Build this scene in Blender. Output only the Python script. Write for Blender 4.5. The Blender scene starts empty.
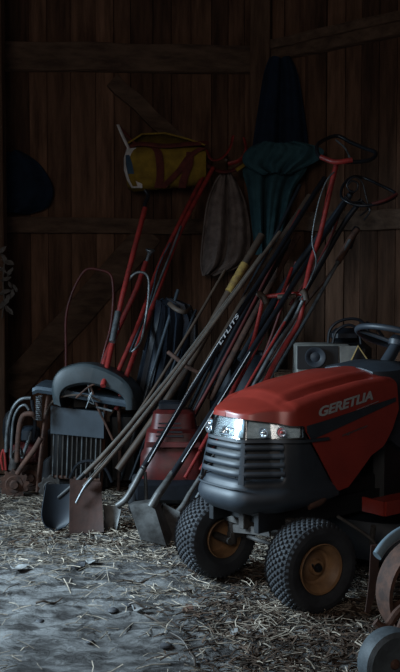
import bpy, math, random
from mathutils import Vector, Matrix, noise
R = math.radians
random.seed(7)
S = bpy.context.scene
COL = S.collection
# ------------------------------------------------------------------ camera
CH, F, PITCH = 1.33, 900.0, math.atan(46/900.0)
cam = bpy.data.cameras.new('camera'); co = bpy.data.objects.new('camera', cam); COL.objects.link(co)
co.location = (0, 0, CH); co.rotation_euler = (math.pi/2-PITCH, 0, 0)
cam.sensor_fit = 'VERTICAL'; cam.sensor_height = 24; cam.lens = 24*F/672; cam.clip_start = .05
S.camera = co
def ray(px, py):
    x, y = (px-200)/F, (336-py)/F
    return Vector((x, math.cos(PITCH)+y*math.sin(PITCH), -math.sin(PITCH)+y*math.cos(PITCH)))
def P(px, py, d):                    # a point of the barn seen at a pixel, d metres in
    r = ray(px, py); return Vector((0, 0, CH))+r*(d/r.y)
def G(px, py, z=0.0):
    r = ray(px, py); return Vector((0, 0, CH))+r*((z-CH)/r.z)
def PP(l): return [P(*a) for a in l]
# ------------------------------------------------------------------ materials
def mat(name, c1, c2=None, rough=.6, metal=0, scale=12, bump=.15, stretch=(1,1,1), coat=0, island=0, spec=.5, bdist=.01, detail=5, ramp=(.35,.65)):
    m = bpy.data.materials.new(name); m.use_nodes = True
    nt = m.node_tree; N = nt.nodes; L = nt.links; b = N['Principled BSDF']
    c2 = c2 or tuple(x*.6 for x in c1)
    tc = N.new('ShaderNodeTexCoord'); mp = N.new('ShaderNodeMapping'); mp.inputs['Scale'].default_value = stretch
    L.new(tc.outputs['Object'], mp.inputs['Vector'])
    n = N.new('ShaderNodeTexNoise'); n.inputs['Scale'].default_value = scale; n.inputs['Detail'].default_value = detail
    n.inputs['Roughness'].default_value = .65
    L.new(mp.outputs[0], n.inputs['Vector'])
    r = N.new('ShaderNodeValToRGB'); r.color_ramp.elements[0].position = ramp[0]; r.color_ramp.elements[1].position = ramp[1]
    r.color_ramp.elements[0].color = (*c1, 1); r.color_ramp.elements[1].color = (*c2, 1)
    L.new(n.outputs[0], r.inputs[0]); out = r.outputs[0]
    if island:
        g = N.new('ShaderNodeNewGeometry'); mr = N.new('ShaderNodeMapRange')
        mr.inputs['To Min'].default_value = 1-island; mr.inputs['To Max'].default_value = 1+island
        L.new(g.outputs['Random Per Island'], mr.inputs[0])
        hv = N.new('ShaderNodeHueSaturation'); L.new(mr.outputs[0], hv.inputs['Value']); L.new(out, hv.inputs['Color']); out = hv.outputs[0]
        ad = N.new('ShaderNodeVectorMath'); ad.operation = 'ADD'
        mu = N.new('ShaderNodeMath'); mu.operation = 'MULTIPLY'; mu.inputs[1].default_value = 40
        L.new(g.outputs['Random Per Island'], mu.inputs[0]); L.new(mp.outputs[0], ad.inputs[0]); L.new(mu.outputs[0], ad.inputs[1]); L.new(ad.outputs[0], n.inputs['Vector'])
    L.new(out, b.inputs['Base Color'])
    b.inputs['Roughness'].default_value = rough; b.inputs['Metallic'].default_value = metal
    b.inputs['Coat Weight'].default_value = coat; b.inputs['Coat Roughness'].default_value = .25
    b.inputs['Specular IOR Level'].default_value = spec
    if bump:
        bp = N.new('ShaderNodeBump'); bp.inputs['Strength'].default_value = bump; bp.inputs['Distance'].default_value = bdist
        L.new(n.outputs[0], bp.inputs['Height']); L.new(bp.outputs[0], b.inputs['Normal'])
    return m
M = {}
M['wood'] = mat('barn_wood', (.050,.026,.016), (.15,.080,.050), .85, scale=5, stretch=(3,3,.35), bump=.7, island=.5, bdist=.02, spec=.2, detail=8)
M['beam'] = mat('beam_wood', (.062,.038,.026), (.15,.095,.065), .85, scale=5, stretch=(.5,3,3), bump=.6, island=.25, bdist=.02, spec=.2)
M['beamv'] = mat('post_wood', (.050,.028,.018), (.12,.07,.045), .85, scale=5, stretch=(3,3,.4), bump=.6, bdist=.02, spec=.2)
M['dirt'] = mat('dirt', (.026,.022,.020), (.165,.160,.155), .62, scale=6, bump=.9, bdist=.05, detail=9, spec=.5, stretch=(1,2.4,1), ramp=(.43,.58))
M['straw'] = mat('straw', (.34,.285,.225), (.12,.095,.07), .8, scale=20, bump=0, island=.75, spec=.3)
M['debris'] = mat('pale_debris', (.26,.26,.255), (.13,.125,.12), .8, scale=20, bump=.3)
M['stone'] = mat('stone', (.05,.05,.055), (.02,.02,.024), .7, scale=20, bump=.4)
M['red'] = mat('mower_red', (.25,.026,.016), (.19,.020,.013), .40, scale=4, bump=.04, coat=.15)
M['redp'] = mat('red_paint', (.30,.024,.02), (.13,.016,.014), .45, scale=14, bump=.1)
M['redd'] = mat('old_red_paint', (.10,.012,.010), (.05,.009,.008), .55, scale=12, bump=.15)
M['plast'] = mat('dark_plastic', (.022,.029,.038), (.015,.020,.027), .5, scale=9, bump=.05)
M['black'] = mat('black_plastic', (.008,.009,.011), (.005,.006,.007), .5, scale=9, bump=.05)
M['blackm'] = mat('black_metal', (.012,.014,.018), (.008,.009,.012), .38, metal=.3, scale=20, bump=.1)
M['lettr'] = mat('silver_lettering', (.42,.44,.45), (.34,.36,.37), .4, metal=.3, scale=9, bump=0)
M['rubber'] = mat('rubber', (.026,.029,.034), (.012,.013,.016), .75, scale=14, bump=.2)
M['rim'] = mat('ochre_rim', (.27,.15,.07), (.15,.08,.04), .55, scale=14, bump=.2)
M['rust'] = mat('rusty_iron', (.11,.05,.032), (.038,.022,.017), .8, metal=.2, scale=16, bump=.5)
M['rustb'] = mat('rusty_blade', (.055,.023,.016), (.026,.013,.010), .65, metal=.3, scale=9, bump=.3)
M['steel'] = mat('worn_steel', (.20,.22,.23), (.08,.085,.09), .45, metal=.6, scale=14, bump=.3)
M['alu'] = mat('scratched_aluminium', (.12,.12,.117), (.035,.033,.031), .5, metal=.4, scale=10, bump=.25)
M['chrome'] = mat('chrome', (.75,.78,.8), (.5,.52,.55), .2, metal=.9, scale=14, bump=.05)
M['bluemetal'] = mat('blue_grey_metal', (.075,.10,.125), (.04,.055,.07), .45, metal=.3, scale=9, bump=.1)
M['navy'] = mat('navy_metal', (.009,.015,.024), (.006,.010,.015), .6, metal=.1, scale=9, bump=.15)
M['ash'] = mat('handle_wood', (.065,.040,.025), (.032,.02,.014), .6, scale=9, stretch=(1,1,1), bump=.3)
M['ashp'] = mat('pale_handle_wood', (.075,.052,.037), (.032,.022,.016), .6, scale=12, bump=.3)
M['yellow'] = mat('yellow_canvas', (.27,.18,.025), (.14,.09,.016), .9, scale=9, bump=.4, spec=.2)
M['maroon'] = mat('maroon_webbing', (.11,.028,.022), (.06,.018,.015), .85, scale=20, bump=.3, spec=.2)
M['white'] = mat('white_cloth', (.62,.62,.62), (.4,.4,.4), .8, scale=14, bump=.2)
M['paint'] = mat('white_paint', (.62,.64,.66), (.5,.52,.54), .5, scale=14, bump=0)
M['blueb'] = mat('blue_cloth', (.03,.08,.14), (.02,.05,.09), .8, scale=14, bump=.2)
M['taupe'] = mat('taupe_cloth', (.19,.155,.14), (.10,.08,.075), .95, scale=14, bump=.3, spec=.1)
M['teal'] = mat('teal_cloth', (.035,.085,.10), (.02,.05,.062), .95, scale=10, bump=.3, spec=.1)
M['navyc'] = mat('navy_cloth', (.012,.022,.042), (.008,.014,.026), .95, scale=10, bump=.3, spec=.1)
M['tarp'] = mat('navy_tarp', (.009,.015,.026), (.006,.010,.017), .55, scale=8, bump=.3)
M['leaf'] = mat('dry_leaf', (.13,.12,.11), (.07,.062,.055), .9, scale=20, bump=.2)
M['cream'] = mat('cream_plastic', (.16,.155,.14), (.075,.075,.07), .6, scale=10, bump=.05)
M['gold'] = mat('brass', (.35,.25,.10), (.2,.14,.06), .5, metal=.5, scale=12, bump=.1)
M['lampr'] = mat('lamp_reflector', (.95,.97,.98), (.60,.65,.68), .35, metal=.0, scale=26, bump=.5, stretch=(1,1,2.5))
M['redlens'] = mat('red_lens', (.5,.06,.05), (.4,.05,.04), .3, scale=9, bump=0)
def glass():
    m = bpy.data.materials.new('lamp_lens'); m.use_nodes = True; nt = m.node_tree; nt.nodes.clear()
    o = nt.nodes.new('ShaderNodeOutputMaterial'); mx = nt.nodes.new('ShaderNodeMixShader')
    t = nt.nodes.new('ShaderNodeBsdfTransparent'); t.inputs[0].default_value = (.9,.95,.97,1)
    g = nt.nodes.new('ShaderNodeBsdfGlossy'); g.inputs['Roughness'].default_value = .12; g.inputs[0].default_value = (1,1,1,1)
    fr = nt.nodes.new('ShaderNodeFresnel'); fr.inputs[0].default_value = 1.6
    nt.links.new(fr.outputs[0], mx.inputs[0]); nt.links.new(t.outputs[0], mx.inputs[1]); nt.links.new(g.outputs[0], mx.inputs[2])
    nt.links.new(mx.outputs[0], o.inputs[0]); return m
M['glass'] = glass()
# ------------------------------------------------------------------ mesh builder
def V(*a): return Vector(a if len(a) == 3 else a[0])
def smooth_path(pts, n=6):
    pts = [Vector(p) for p in pts]
    if len(pts) < 3: return pts
    out = []
    for i in range(len(pts)-1):
        p0 = pts[max(i-1,0)]; p1 = pts[i]; p2 = pts[i+1]; p3 = pts[min(i+2,len(pts)-1)]
        for k in range(n):
            t = k/n
            out.append(.5*((2*p1)+(-p0+p2)*t+(2*p0-5*p1+4*p2-p3)*t*t+(-p0+3*p1-3*p2+p3)*t**3))
    out.append(pts[-1]); return out
class MB:
    def __init__(s): s.v = []; s.f = []
    def add(s, vs, fs):
        o = len(s.v); s.v += [Vector(v) for v in vs]; s.f += [tuple(i+o for i in f) for f in fs]; return s
    def grid(s, rows, closed=False, flip=False):
        o = len(s.v); n = len(rows[0])
        for r in rows: s.v += [Vector(p) for p in r]
        for i in range(len(rows)-1):
            for j in range(n if closed else n-1):
                a, b = o+i*n+j, o+i*n+(j+1) % n
                f = (a, b, b+n, a+n); s.f.append(f[::-1] if flip else f)
        return s
    def loft(s, rows, caps=True):
        o = len(s.v); n = len(rows[0]); s.grid(rows, True)
        if caps: s.f.append(tuple(range(o+n-1, o-1, -1))); e = o+(len(rows)-1)*n; s.f.append(tuple(range(e, e+n)))
        return s
    def tube(s, pts, r, seg=8, sm=6, closed=False, flat=1.0):
        if closed:
            q = [Vector(p) for p in pts]; full = smooth_path(q[-2:]+q+q[:2], sm); pts = full[2*sm:-(2*sm)+0] if sm > 1 else q
            pts = full[2*sm: 2*sm+len(q)*sm]
        else: pts = smooth_path(pts, sm) if sm > 1 else [Vector(p) for p in pts]
        m = len(pts); rows = []; up = None
        for i, p in enumerate(pts):
            if closed: t = pts[(i+1) % m]-pts[i-1]
            else: t = pts[min(i+1,m-1)]-pts[max(i-1,0)]
            t.normalize()
            if up is None:
                up = t.orthogonal().normalized()
            else: up = (up-t*up.dot(t)).normalized()
            w = t.cross(up)
            rr = r if not isinstance(r, (list, tuple)) else r[0]+(r[1]-r[0])*i/max(m-1,1)
            rows.append([p+(up*math.cos(a)+w*math.sin(a)*flat)*rr for a in [2*math.pi*k/seg for k in range(seg)]])
        if closed: rows.append(rows[0]); s.loft(rows, False)
        else: s.loft(rows)
        return s
    def box(s, c, size, rot=None, bev=.15):
        # box with chamfered edges
        hx, hy, hz = [a/2 for a in size]; b = min(hx, hy, hz)*bev
        c = Vector(c); rot = rot or Matrix.Identity(3); rows = []
        for z, i in ((-hz, b), (-hz+b, 0), (hz-b, 0), (hz, b)):
            X, Y = hx-i, hy-i; k = b
            rows.append([c+rot @ Vector(q+(z,)) for q in ((X-k,-Y),(X,-Y+k),(X,Y-k),(X-k,Y),(-X+k,Y),(-X,Y-k),(-X,-Y+k),(-X+k,-Y))])
        return s.loft(rows)
    def beam(s, a, b, w, h, up=(0,0,1), bev=.12):
        a, b = Vector(a), Vector(b); x = (b-a).normalized(); y = Vector(up).cross(x).normalized(); z = x.cross(y)
        return s.box((a+b)/2, ((b-a).length, w, h), Matrix((x, y, z)).transposed(), bev)
    def lathe(s, prof, c, axis, seg=48, caps=False):
        c = Vector(c); ax = Vector(axis).normalized(); u = ax.orthogonal().normalized(); w = ax.cross(u)
        rows = [[c+ax*h+(u*math.cos(a)+w*math.sin(a))*r for a in [2*math.pi*k/seg for k in range(seg)]] for r, h in prof]
        s.loft(rows, caps); return s
    def blob(s, c, r, rot=None, jit=0, seg=10, rings=6):
        c = Vector(c); rows = []
        rot = rot or Matrix.Identity(3)
        for i in range(rings+1):
            a = math.pi*(i+.02)/(rings+.04)
            rows.append([c+rot @ Vector((r[0]*math.sin(a)*math.cos(b), r[1]*math.sin(a)*math.sin(b), -r[2]*math.cos(a)))*(1+random.uniform(-jit, jit)) for b in [2*math.pi*k/seg for k in range(seg)]])
        return s.loft(rows)
    def sheet(s, rows, th):
        # a two-sided sheet of real thickness
        n, m = len(rows), len(rows[0]); nor = []
        for i in range(n):
            l = []
            for j in range(m):
                a = Vector(rows[min(i+1,n-1)][j])-Vector(rows[max(i-1,0)][j]); b = Vector(rows[i][min(j+1,m-1)])-Vector(rows[i][max(j-1,0)][0:3])
                q = a.cross(b); l.append(q.normalized() if q.length > 1e-9 else Vector((0,-1,0)))
            nor.append(l)
        o = len(s.v)
        A = [[Vector(rows[i][j])+nor[i][j]*th/2 for j in range(m)] for i in range(n)]
        B = [[Vector(rows[i][j])-nor[i][j]*th/2 for j in range(m)] for i in range(n)]
        s.grid(A, flip=True); s.grid(B)
        h = n*m; bd = [(0,j) for j in range(m)]+[(i,m-1) for i in range(1,n)]+[(n-1,j) for j in range(m-2,-1,-1)]+[(i,0) for i in range(n-2,0,-1)]
        for k in range(len(bd)):
            a = bd[k]; b = bd[(k+1) % len(bd)]; ia = o+a[0]*m+a[1]; ib = o+b[0]*m+b[1]
            s.f.append((ia, ib, ib+h, ia+h))
        return s
    def build(s, name, m, parent=None, smooth=True, base=None, sharp=40):
        off = Vector((0,0,0))
        if parent is not None: off = Vector(parent.get('_w', (0,0,0)))
        elif base is not None: off = Vector(base)
        me = bpy.data.meshes.new(name); me.from_pydata([v-off for v in s.v], [], s.f); me.update()
        me.materials.append(M[m] if isinstance(m, str) else m)
        import bmesh
        b = bmesh.new(); b.from_mesh(me); bmesh.ops.recalc_face_normals(b, faces=b.faces)
        if smooth:
            for f in b.faces: f.smooth = True
            for e in b.edges:
                if len(e.link_faces) == 2 and e.calc_face_angle(0) > R(sharp): e.smooth = False
        b.to_mesh(me); b.free()
        o = bpy.data.objects.new(name, me); COL.objects.link(o)
        if parent is not None: o.parent = parent; o['_w'] = list(off)
        else: o.location = off
        return o
def tag(o, label, cat, group=None, kind=None):
    o['label'] = label; o['category'] = cat
    if group: o['group'] = group
    if kind: o['kind'] = kind
    return o
def thing(name, label, cat, loc, rz=0, group=None, local=False):
    o = bpy.data.objects.new(name, None); COL.objects.link(o); o.empty_display_size = .1
    o.location = loc; o.rotation_euler = (0,0,rz); o['_w'] = [0,0,0] if local else list(loc)
    return tag(o, label, cat, group)
def solo(mb, name, m, label, cat, group=None, kind=None, **k):
    lo = min(mb.v, key=lambda v: v.z).copy()
    return tag(mb.build(name, m, base=lo, **k), label, cat, group, kind)
def struct(o): o['kind'] = 'structure'; return o
# ------------------------------------------------------------------ setting
CN = Vector((.51, 7.4, 0)); LW = Vector((-2.07, -.4, 0)).normalized(); RW = Vector((1.0, -.6, 0)).normalized()
LN = Vector((LW.y, -LW.x, 0)); LN = LN if LN.y < 0 else -LN
RN = Vector((RW.y, -RW.x, 0)); RN = RN if RN.y < 0 else -RN
def wallpt(px, py, off=0.0):         # point on the inner wall face seen at a pixel, off metres proud of it
    r = ray(px, py); best = None
    for d, n in ((LW, LN), (RW, RN)):
        p0 = CN+n*off; t = (p0-Vector((0,0,CH))).dot(n)/r.dot(n); q = Vector((0,0,CH))+r*t
        if (q-CN).dot(d) >= -.03: best = q if best is None or q.y < best.y else best
    return best
def wall(name, d, n, length):
    mb = MB(); x = 0; H = 4.6
    while x < length:
        w = random.uniform(.13, .21); g = random.uniform(.003, .009); t = random.uniform(.022, .034)
        a = CN+d*x-n*.03; b = CN+d*(x+w-g)-n*.03
        rows = []
        for z in [0+H*k/16 for k in range(17)]:
            jx = .003*noise.noise(Vector((x*9, z*1.3, 0)))
            q = [a+d*jx, b+d*jx, b+d*jx+n*t, a+d*jx+n*t]
            rows.append([p+Vector((0,0,z)) for p in q])
        mb.loft(rows); x += w
    # dark boarding behind the gaps
    a = CN-n*.035; b = CN+d*length-n*.035
    mb.loft([[a+V(0,0,z), b+V(0,0,z), b-n*.02+V(0,0,z), a-n*.02+V(0,0,z)] for z in (0, H)])
    return struct(mb.build(name, 'wood', smooth=False))
wall('wall_left', LW, LN, 3.6); wall('wall_right', RW, RN, 3.2)
def plank(k, pts, w, m='beam', th=.06, off=.0):
    a = wallpt(*pts[0], off+th/2); b = wallpt(*pts[1], off+th/2)
    n = LN if pts[0][0] < 262 and pts[1][0] < 262 else RN
    mb = MB(); x = (b-a).normalized(); y = n; z = x.cross(y).normalized(); rows = []
    N = 24; L = (b-a).length
    for i in range(N+1):
        t = i/N; wob = .012*noise.noise(Vector((t*5+k*7, k, 0))); ww = w*(1+.06*noise.noise(Vector((t*7, k*3., 2))))
        c = a+(b-a)*t+z*wob; e = .006
        rows.append([c+y*p*th/2+z*q*ww/2 for p, q in ((1,-.95),(1,.95),(.85,1),(-1,1),(-1,-1),(.85,-1))])
    mb.loft(rows); return struct(mb.build('trim_%d' % k, m))
plank(1, [(-90,55), (254,60)], .21, th=.09)
plank(2, [(-90,224), (262,227)], .12, th=.07)
plank(3, [(268,54), (400+60,14)], .13, th=.08)
plank(4, [(266,46), (400+60,2)], .07, th=.05, off=.07)
plank(5, [(268,222), (400+60,219)], .15, th=.07)
plank(6, [(8,392), (150,232)], .22, th=.04, off=.0)
plank(7, [(112,80), (196,158)], .12, th=.045, off=0)
mb = MB(); c = CN+Vector((-.02,-.09,0)); mb.box(c+V(0,0,2.3), (.16,.16,4.6), Matrix.Rotation(R(-12),3,'Z'), .1); struct(mb.build('trim_8', 'beamv'))
mb = MB(); p = P(-3, 300, 6.5); mb.box((p.x,p.y,2.3), (.13,.13,4.6), None, .1); struct(mb.build('trim_9', 'beamv'))
# earth floor
def fz(x, y):
    h = .020*noise.noise(Vector((x*1.1, y*1.1, 0)))+.012*noise.noise(Vector((x*4, y*7, 3)))+.012*noise.noise(Vector((x*13, y*20, 5)))
    rr = noise.noise(Vector((x*3-y*1.2, y*11+x*3, 9))); h += .015*rr
    h += .010*noise.noise(Vector((x*34, y*40, 1)))
    return h-.012
rows = []
NX, NY = 230, 300
for j in range(NY+1):
    y = 1.2+7.6*(j/NY)**1.25
    rows.append([Vector((x, y, fz(x, y))) for x in [-3.2+6.4*i/NX for i in range(NX+1)]])
rows2 = [[Vector((r[0].x,r[0].y,-.2)) for r in [[p] for p in row]] for row in ()]
mb = MB().grid(rows)
struct(mb.build('floor', 'dirt', sharp=180))
# straw litter
def straw(n, area, name, label, lmin, lmax, r0, density=None, m='straw'):
    mb = MB(); c = 0; tries = 0
    while c < n and tries < n*30:
        tries += 1
        x = random.uniform(area[0], area[1]); y = random.uniform(area[2], area[3])
        if density and random.random() > density(x, y): continue
        a = random.gauss(0, 1)*.8+(.2 if random.random() < .6 else 1.4); L = random.uniform(lmin, lmax)*random.choice((.5,.8,1,1)); r = r0*random.uniform(.6, 1.5)
        tilt = random.gauss(0, .16); bend = random.uniform(-.5, .5); z = fz(x, y)+.004+abs(random.gauss(0, .009))
        pts = []
        for k in range(3):
            t = k/2-.5; aa = a+bend*t
            pts.append(Vector((x+math.cos(aa)*L*t, y+math.sin(aa)*L*t, max(z+tilt*L*t+.004*(1-abs(2*t)), fz(x+math.cos(aa)*L*t, y+math.sin(aa)*L*t)+.001))))
        mb.tube(pts, r, 3, 1); c += 1
    return solo(mb, name, m, label, name.split('_')[-1], kind='stuff', smooth=False)
def dens(x, y):
    px = 200+900*x/y; py = 290+1197/y
    d = .12
    if px > 130: d += .5*min(1, (px-130)/150)
    if py < 570: d += .9*max(0, min(1, (580-py)/50))
    if py > 600 and px < 210: d *= .45
    d *= .35+1.1*max(0, noise.noise(Vector((x*2.3, y*2.3, 4)))+.45)
    return min(1, d)
straw(19000, (-1.6, 2.0, 2.6, 6.3), 'straw_litter', 'loose dry straw and chaff littered over the earth floor around the machines', .03, .15, .0017, dens)
M['chaff'] = mat('dark_chaff', (.085,.055,.038), (.03,.02,.015), .9, scale=20, bump=0, island=.6, spec=.2)  # brown litter whose dark colour also stands in for shade at lower right
straw(17000, (-1.0, 2.0, 2.7, 6.3), 'dark_chaff', 'dark brown chaff laid to dim the floor under and before the riding mower', .02, .09, .0028,
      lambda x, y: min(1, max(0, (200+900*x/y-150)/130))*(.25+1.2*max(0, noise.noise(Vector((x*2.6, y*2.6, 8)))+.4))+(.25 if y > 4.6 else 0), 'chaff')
def twig(k, px, py, L, a, label, r=.005, m='ashp'):
    g = G(px, py); pts = []
    for i in range(5):
        t = i/4-.5; x = g.x+math.cos(a+t*.4)*L*t; y = g.y+math.sin(a+t*.4)*L*t; pts.append(V(x, y, fz(x,y)+.008+.006*math.sin(i*2)))
    solo(MB().tube(pts, (r, r*.5), 6, 3), 'twig', m, label, 'twig', 'twigs on the floor')
twig(0, 138, 577, .20, .35, 'pale stick on the floor in front of the brown spade')
twig(1, 145, 606, .16, -.1, 'short brown bark stick on bare earth midway to the small mower wheel')
twig(2, 190, 650, .30, 1.9, 'long thin straight stick lying at the bottom of the floor')
twig(3, 165, 622, .22, -.5, 'forked pale stick below the far front mower wheel')
twig(4, 50, 603, .12, .5, 'short pale twig beside the left white scrap', .006)
def scrap(px, py, s, label, m='debris', kind='scrap'):
    g = G(px, py); rows = []
    a0 = random.uniform(0, 3)
    for i in range(5):
        r_ = []
        for j in range(5):
            u, v = (i/4-.5)*2, (j/4-.5)*2; k = 1/math.sqrt(1+u*u*v*v)
            x = (u*k)*s*1.3*(1+.25*noise.noise(Vector((px,u,v)))); y = v*k*s*.8
            r_.append(V(g.x+x*math.cos(a0)-y*math.sin(a0), g.y+x*math.sin(a0)+y*math.cos(a0), fz(g.x,g.y)+.012+.02*(s/.04)*noise.noise(Vector((px+u*1.3, v*1.5, 3)))+.01*u*u))
        rows.append(r_)
    solo(MB().sheet(rows, .004), kind, m, label, kind, kind+'s on the floor')
scrap(20, 570, .035, 'crumpled pale scrap on the bare floor at the far left')
scrap(92, 561, .030, 'pale leaf-like scrap in front of the rusty spade blade')
scrap(140, 612, .028, 'small pale scrap in mid floor left of the wheel tracks')
scrap(256, 633, .030, 'pale flattened scrap on the straw below the near front wheel')
scrap(235, 636, .022, 'dull pale scrap just left of another scrap on straw')
scrap(78, 563, .035, 'dark crumpled scrap beside the pale leaf-like scrap', 'stone')
scrap(188, 607, .03, 'rusty brown leaf lying below the far front wheel', 'rust', 'leaf')
for i, (px, py, s) in enumerate([(113,610,.02),(128,604,.018),(40,618,.016),(166,645,.02),(60,548,.016),(205,655,.016),(90,640,.014),(150,590,.013)]):
    g = G(px, py); nm = ['in mid floor, larger of a close pair','in mid floor, smaller of a close pair','on bare floor at the left','near the bottom centre of the floor','behind the pale scraps at left','at the foot of the long straight stick','alone in the bottom left floor','beside the pale stick near the spades'][i]
    solo(MB().blob((g.x,g.y,fz(g.x,g.y)+s*.25), (s*1.2,s,s*.6), None, .12, 9, 6), 'stone', 'stone', 'small dark stone '+nm, 'stone', 'stones on the floor')
# ------------------------------------------------------------------ riding mower (u forward, v to its left)
TH = R(218)
mow = thing('riding_mower', 'red riding lawn mower with dark grille and chrome lettering on hood', 'riding mower', (.264, 3.925, 0), TH, local=True)
UF, UB, WH, PW = .235, -.25, .272, 3.0
OUT = [(p.x, p.y) for p in smooth_path([V(a, b, 0) for a, b in ((.252,0),(.251,.05),(.245,.10),(.228,.138),(.198,.166),(.10,.228),(.04,.252),(-.04,.266),(-.14,.272),(-.25,.272))], 12)]
CUM = [0]
for a, b in zip(OUT, OUT[1:]): CUM.append(CUM[-1]+math.hypot(b[0]-a[0], b[1]-a[1]))
def hw(u, w=WH):                     # half width of the hood plan
    if u <= UB: return w*(1-.02*(UB-u))
    if u >= OUT[0][0]: return 0
    for a, b in zip(OUT, OUT[1:]):
        if a[0] >= u >= b[0]: return a[1]+(b[1]-a[1])*(a[0]-u)/max(a[0]-b[0], 1e-9)
    return w
def ztop(u):
    k = [(-.75,.955),(-.57,.965),(-.4,.955),(-.17,.925),(0,.893),(.1,.866),(.17,.844),(.252,.818)]
    if u <= k[0][0]: return k[0][1]
    for a, b in zip(k, k[1:]):
        if u <= b[0]:
            t = (u-a[0])/(b[0]-a[0]); return a[1]+(b[1]-a[1])*t
    return k[-1][1]
def zlow(u):                         # lower edge of the red panel
    if u > .02: return .790-.03*min(1, (.235-u)/.2)
    if u > -.02: return .755
    if u > -.20: return .755-(-.02-u)/.18*.29
    for (a, za), (b, zb_) in zip(((-.20,.465),(-.27,.475),(-.34,.53),(-.42,.595),(-.51,.63),(-.57,.70),(-.63,.80)), ((-.27,.475),(-.34,.53),(-.42,.595),(-.51,.63),(-.57,.70),(-.63,.80),(-.80,.9))):
        if u > b: return za+(zb_-za)*(u-a)/(b-a)
    return .9
def side_in(u, z):                   # tumblehome
    zt = ztop(u); return .035*max(0, min(1, (z-.45)/(zt-.45)))**2
def sec(u):
    zl, zt = zlow(u), ztop(u); w = hw(u); pts = []
    fr = max(0, min(1, (u-.0)/.2)); fr = fr*fr*(3-2*fr)
    sh = min(.07*(1-.72*fr), w*.5)
    drop = .035*min(1, w/.2)*(1-.6*fr)
    zt = max(zt, zl+drop+sh*.55+.008)
    zs = zt-drop-sh*.55
    if zs < zl+.004: zs = zl+.004
    half = []
    for k in range(7):
        z = zl+(zs-zl)*k/6; half.append((max(w-side_in(u, z), .001), z))
    w1 = half[-1][0]
    for k in range(1, 8):            # shoulder
        a = k/8*math.pi/2; half.append((w1-sh*(1-math.cos(a)), zs+(zt-drop-zs)*math.sin(a)))
    w2 = max(w1-sh, .0005); z2 = zt-drop
    for k in range(12):
        t = k/11; v = w2*(1-t); z = z2+(zt-z2)*(1-(1-t)**2)
        r_ = v/max(WH,.01)
        fade = max(0, min(1, (.12-u)/.25))*max(0, min(1, (u+.56)/.08))
        z += fade*(.010*math.exp(-((r_-.47)/.07)**2)-.010*math.exp(-((r_-.62)/.06)**2))
        half.append((v, z))
    tp = lambda z: u-.17*max(0, z-.46)*max(0, min(1, u/.12))
    return [V(tp(z), v, z) for v, z in half]+[V(tp(z), -v, z) for v, z in half[::-1][1:]]
us = [-.62+.62*k/26 for k in range(27)]+[.02+.16*k/12 for k in range(13)]+[.19,.2,.207,.214,.221,.226,.232,.238,.243,.247,.250,.2517]
us = sorted(set([round(u,4) for u in us]+[-.02,-.2,-.27,-.34,-.42,-.57]))
mb = MB(); mb.sheet([sec(u) for u in us], .006)
hood = mb.build('hood', 'red', mow, sharp=50)
def opt(s_, inset=0.0):              # plan outline: s 0 = front centre, positive towards near side
    sg = 1 if s_ >= 0 else -1; a = abs(s_)
    if a <= 1:
        t = a*CUM[-1]; k = 0
        while k < len(CUM)-2 and CUM[k+1] < t: k += 1
        p, q = OUT[k], OUT[k+1]; f = (t-CUM[k])/(CUM[k+1]-CUM[k]); u = p[0]+(q[0]-p[0])*f; v = p[1]+(q[1]-p[1])*f
        k0, k1 = max(k-3, 0), min(k+4, len(OUT)-1); n = Vector((OUT[k1][1]-OUT[k0][1], OUT[k0][0]-OUT[k1][0], 0)).normalized()
        if a < .02: n = Vector((1,0,0))
    else: u = UB-(a-1)*.5; v = hw(u); n = Vector((0,1,0))
    return u-n.x*inset, sg*(v-n.y*inset)
def sv(v):                           # s of the outline where half width is v (front part)
    lo, hi = 0, 1
    for _ in range(30):
        m_ = (lo+hi)/2
        if opt(m_)[1] < v: lo = m_
        else: hi = m_
    return lo
def band(s0, s1, z0f, z1f, inset, n=40, nz=6, th=.006, prof=None):
    rows = []
    for k in range(nz+1):
        r_ = []
        for i in range(n+1):
            s_ = s0+(s1-s0)*i/n; u, v = opt(s_); z = z0f(s_,u)+(z1f(s_,u)-z0f(s_,u))*k/nz
            ins = inset+(prof(z, s_) if prof else 0)+side_in(u, z)*.6+.17*max(0, z-.46)*max(0, min(1, u/.12))
            u, v = opt(s_, ins); r_.append(V(u, v, z))
        rows.append(r_)
    return MB().sheet(rows, th)
sE = 1.0
def nz0(s,u): return .40+.05*max(0,min(1,(.1-u)/.3))
def bump_prof(z, s_):                    # bumper bulge at the bottom
    return -.018*math.exp(-((z-.465)/.035)**4)+(.03*max(0,(.43-z)/.03)**1.5 if z < .43 else 0)+.004+(.04 if .532 < z < .70 and abs(s_) < s_of_u(.078) else 0)
ztn = lambda s,u: .705 if u > .0 else (.705+.035*min(1,-u/.02) if u > -.02 else max(.47, .74-(-.02-u)/.18*.275))
# shell round the nose; its rear edge follows the diagonal seam
sR = 1.0-.0
def s_of_u(u):
    lo, hi = 0, 1
    for _ in range(40):
        m_ = (lo+hi)/2
        if opt(m_)[0] > u: lo = m_
        else: hi = m_
    return lo
sU = s_of_u(-.205)
nose = band(-sU, sU, nz0, ztn, .012, 110, 26, .01, bump_prof).build('nose_shell', 'plast', mow, sharp=60)
s13 = sv(.136)
# bumper seam and lower lip
band(-s13*1.2, s13*1.2, lambda s,u:.505, lambda s,u:.512, -.012, 40, 2, .006).build('bumper_lip', 'plast', mow)
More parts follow.
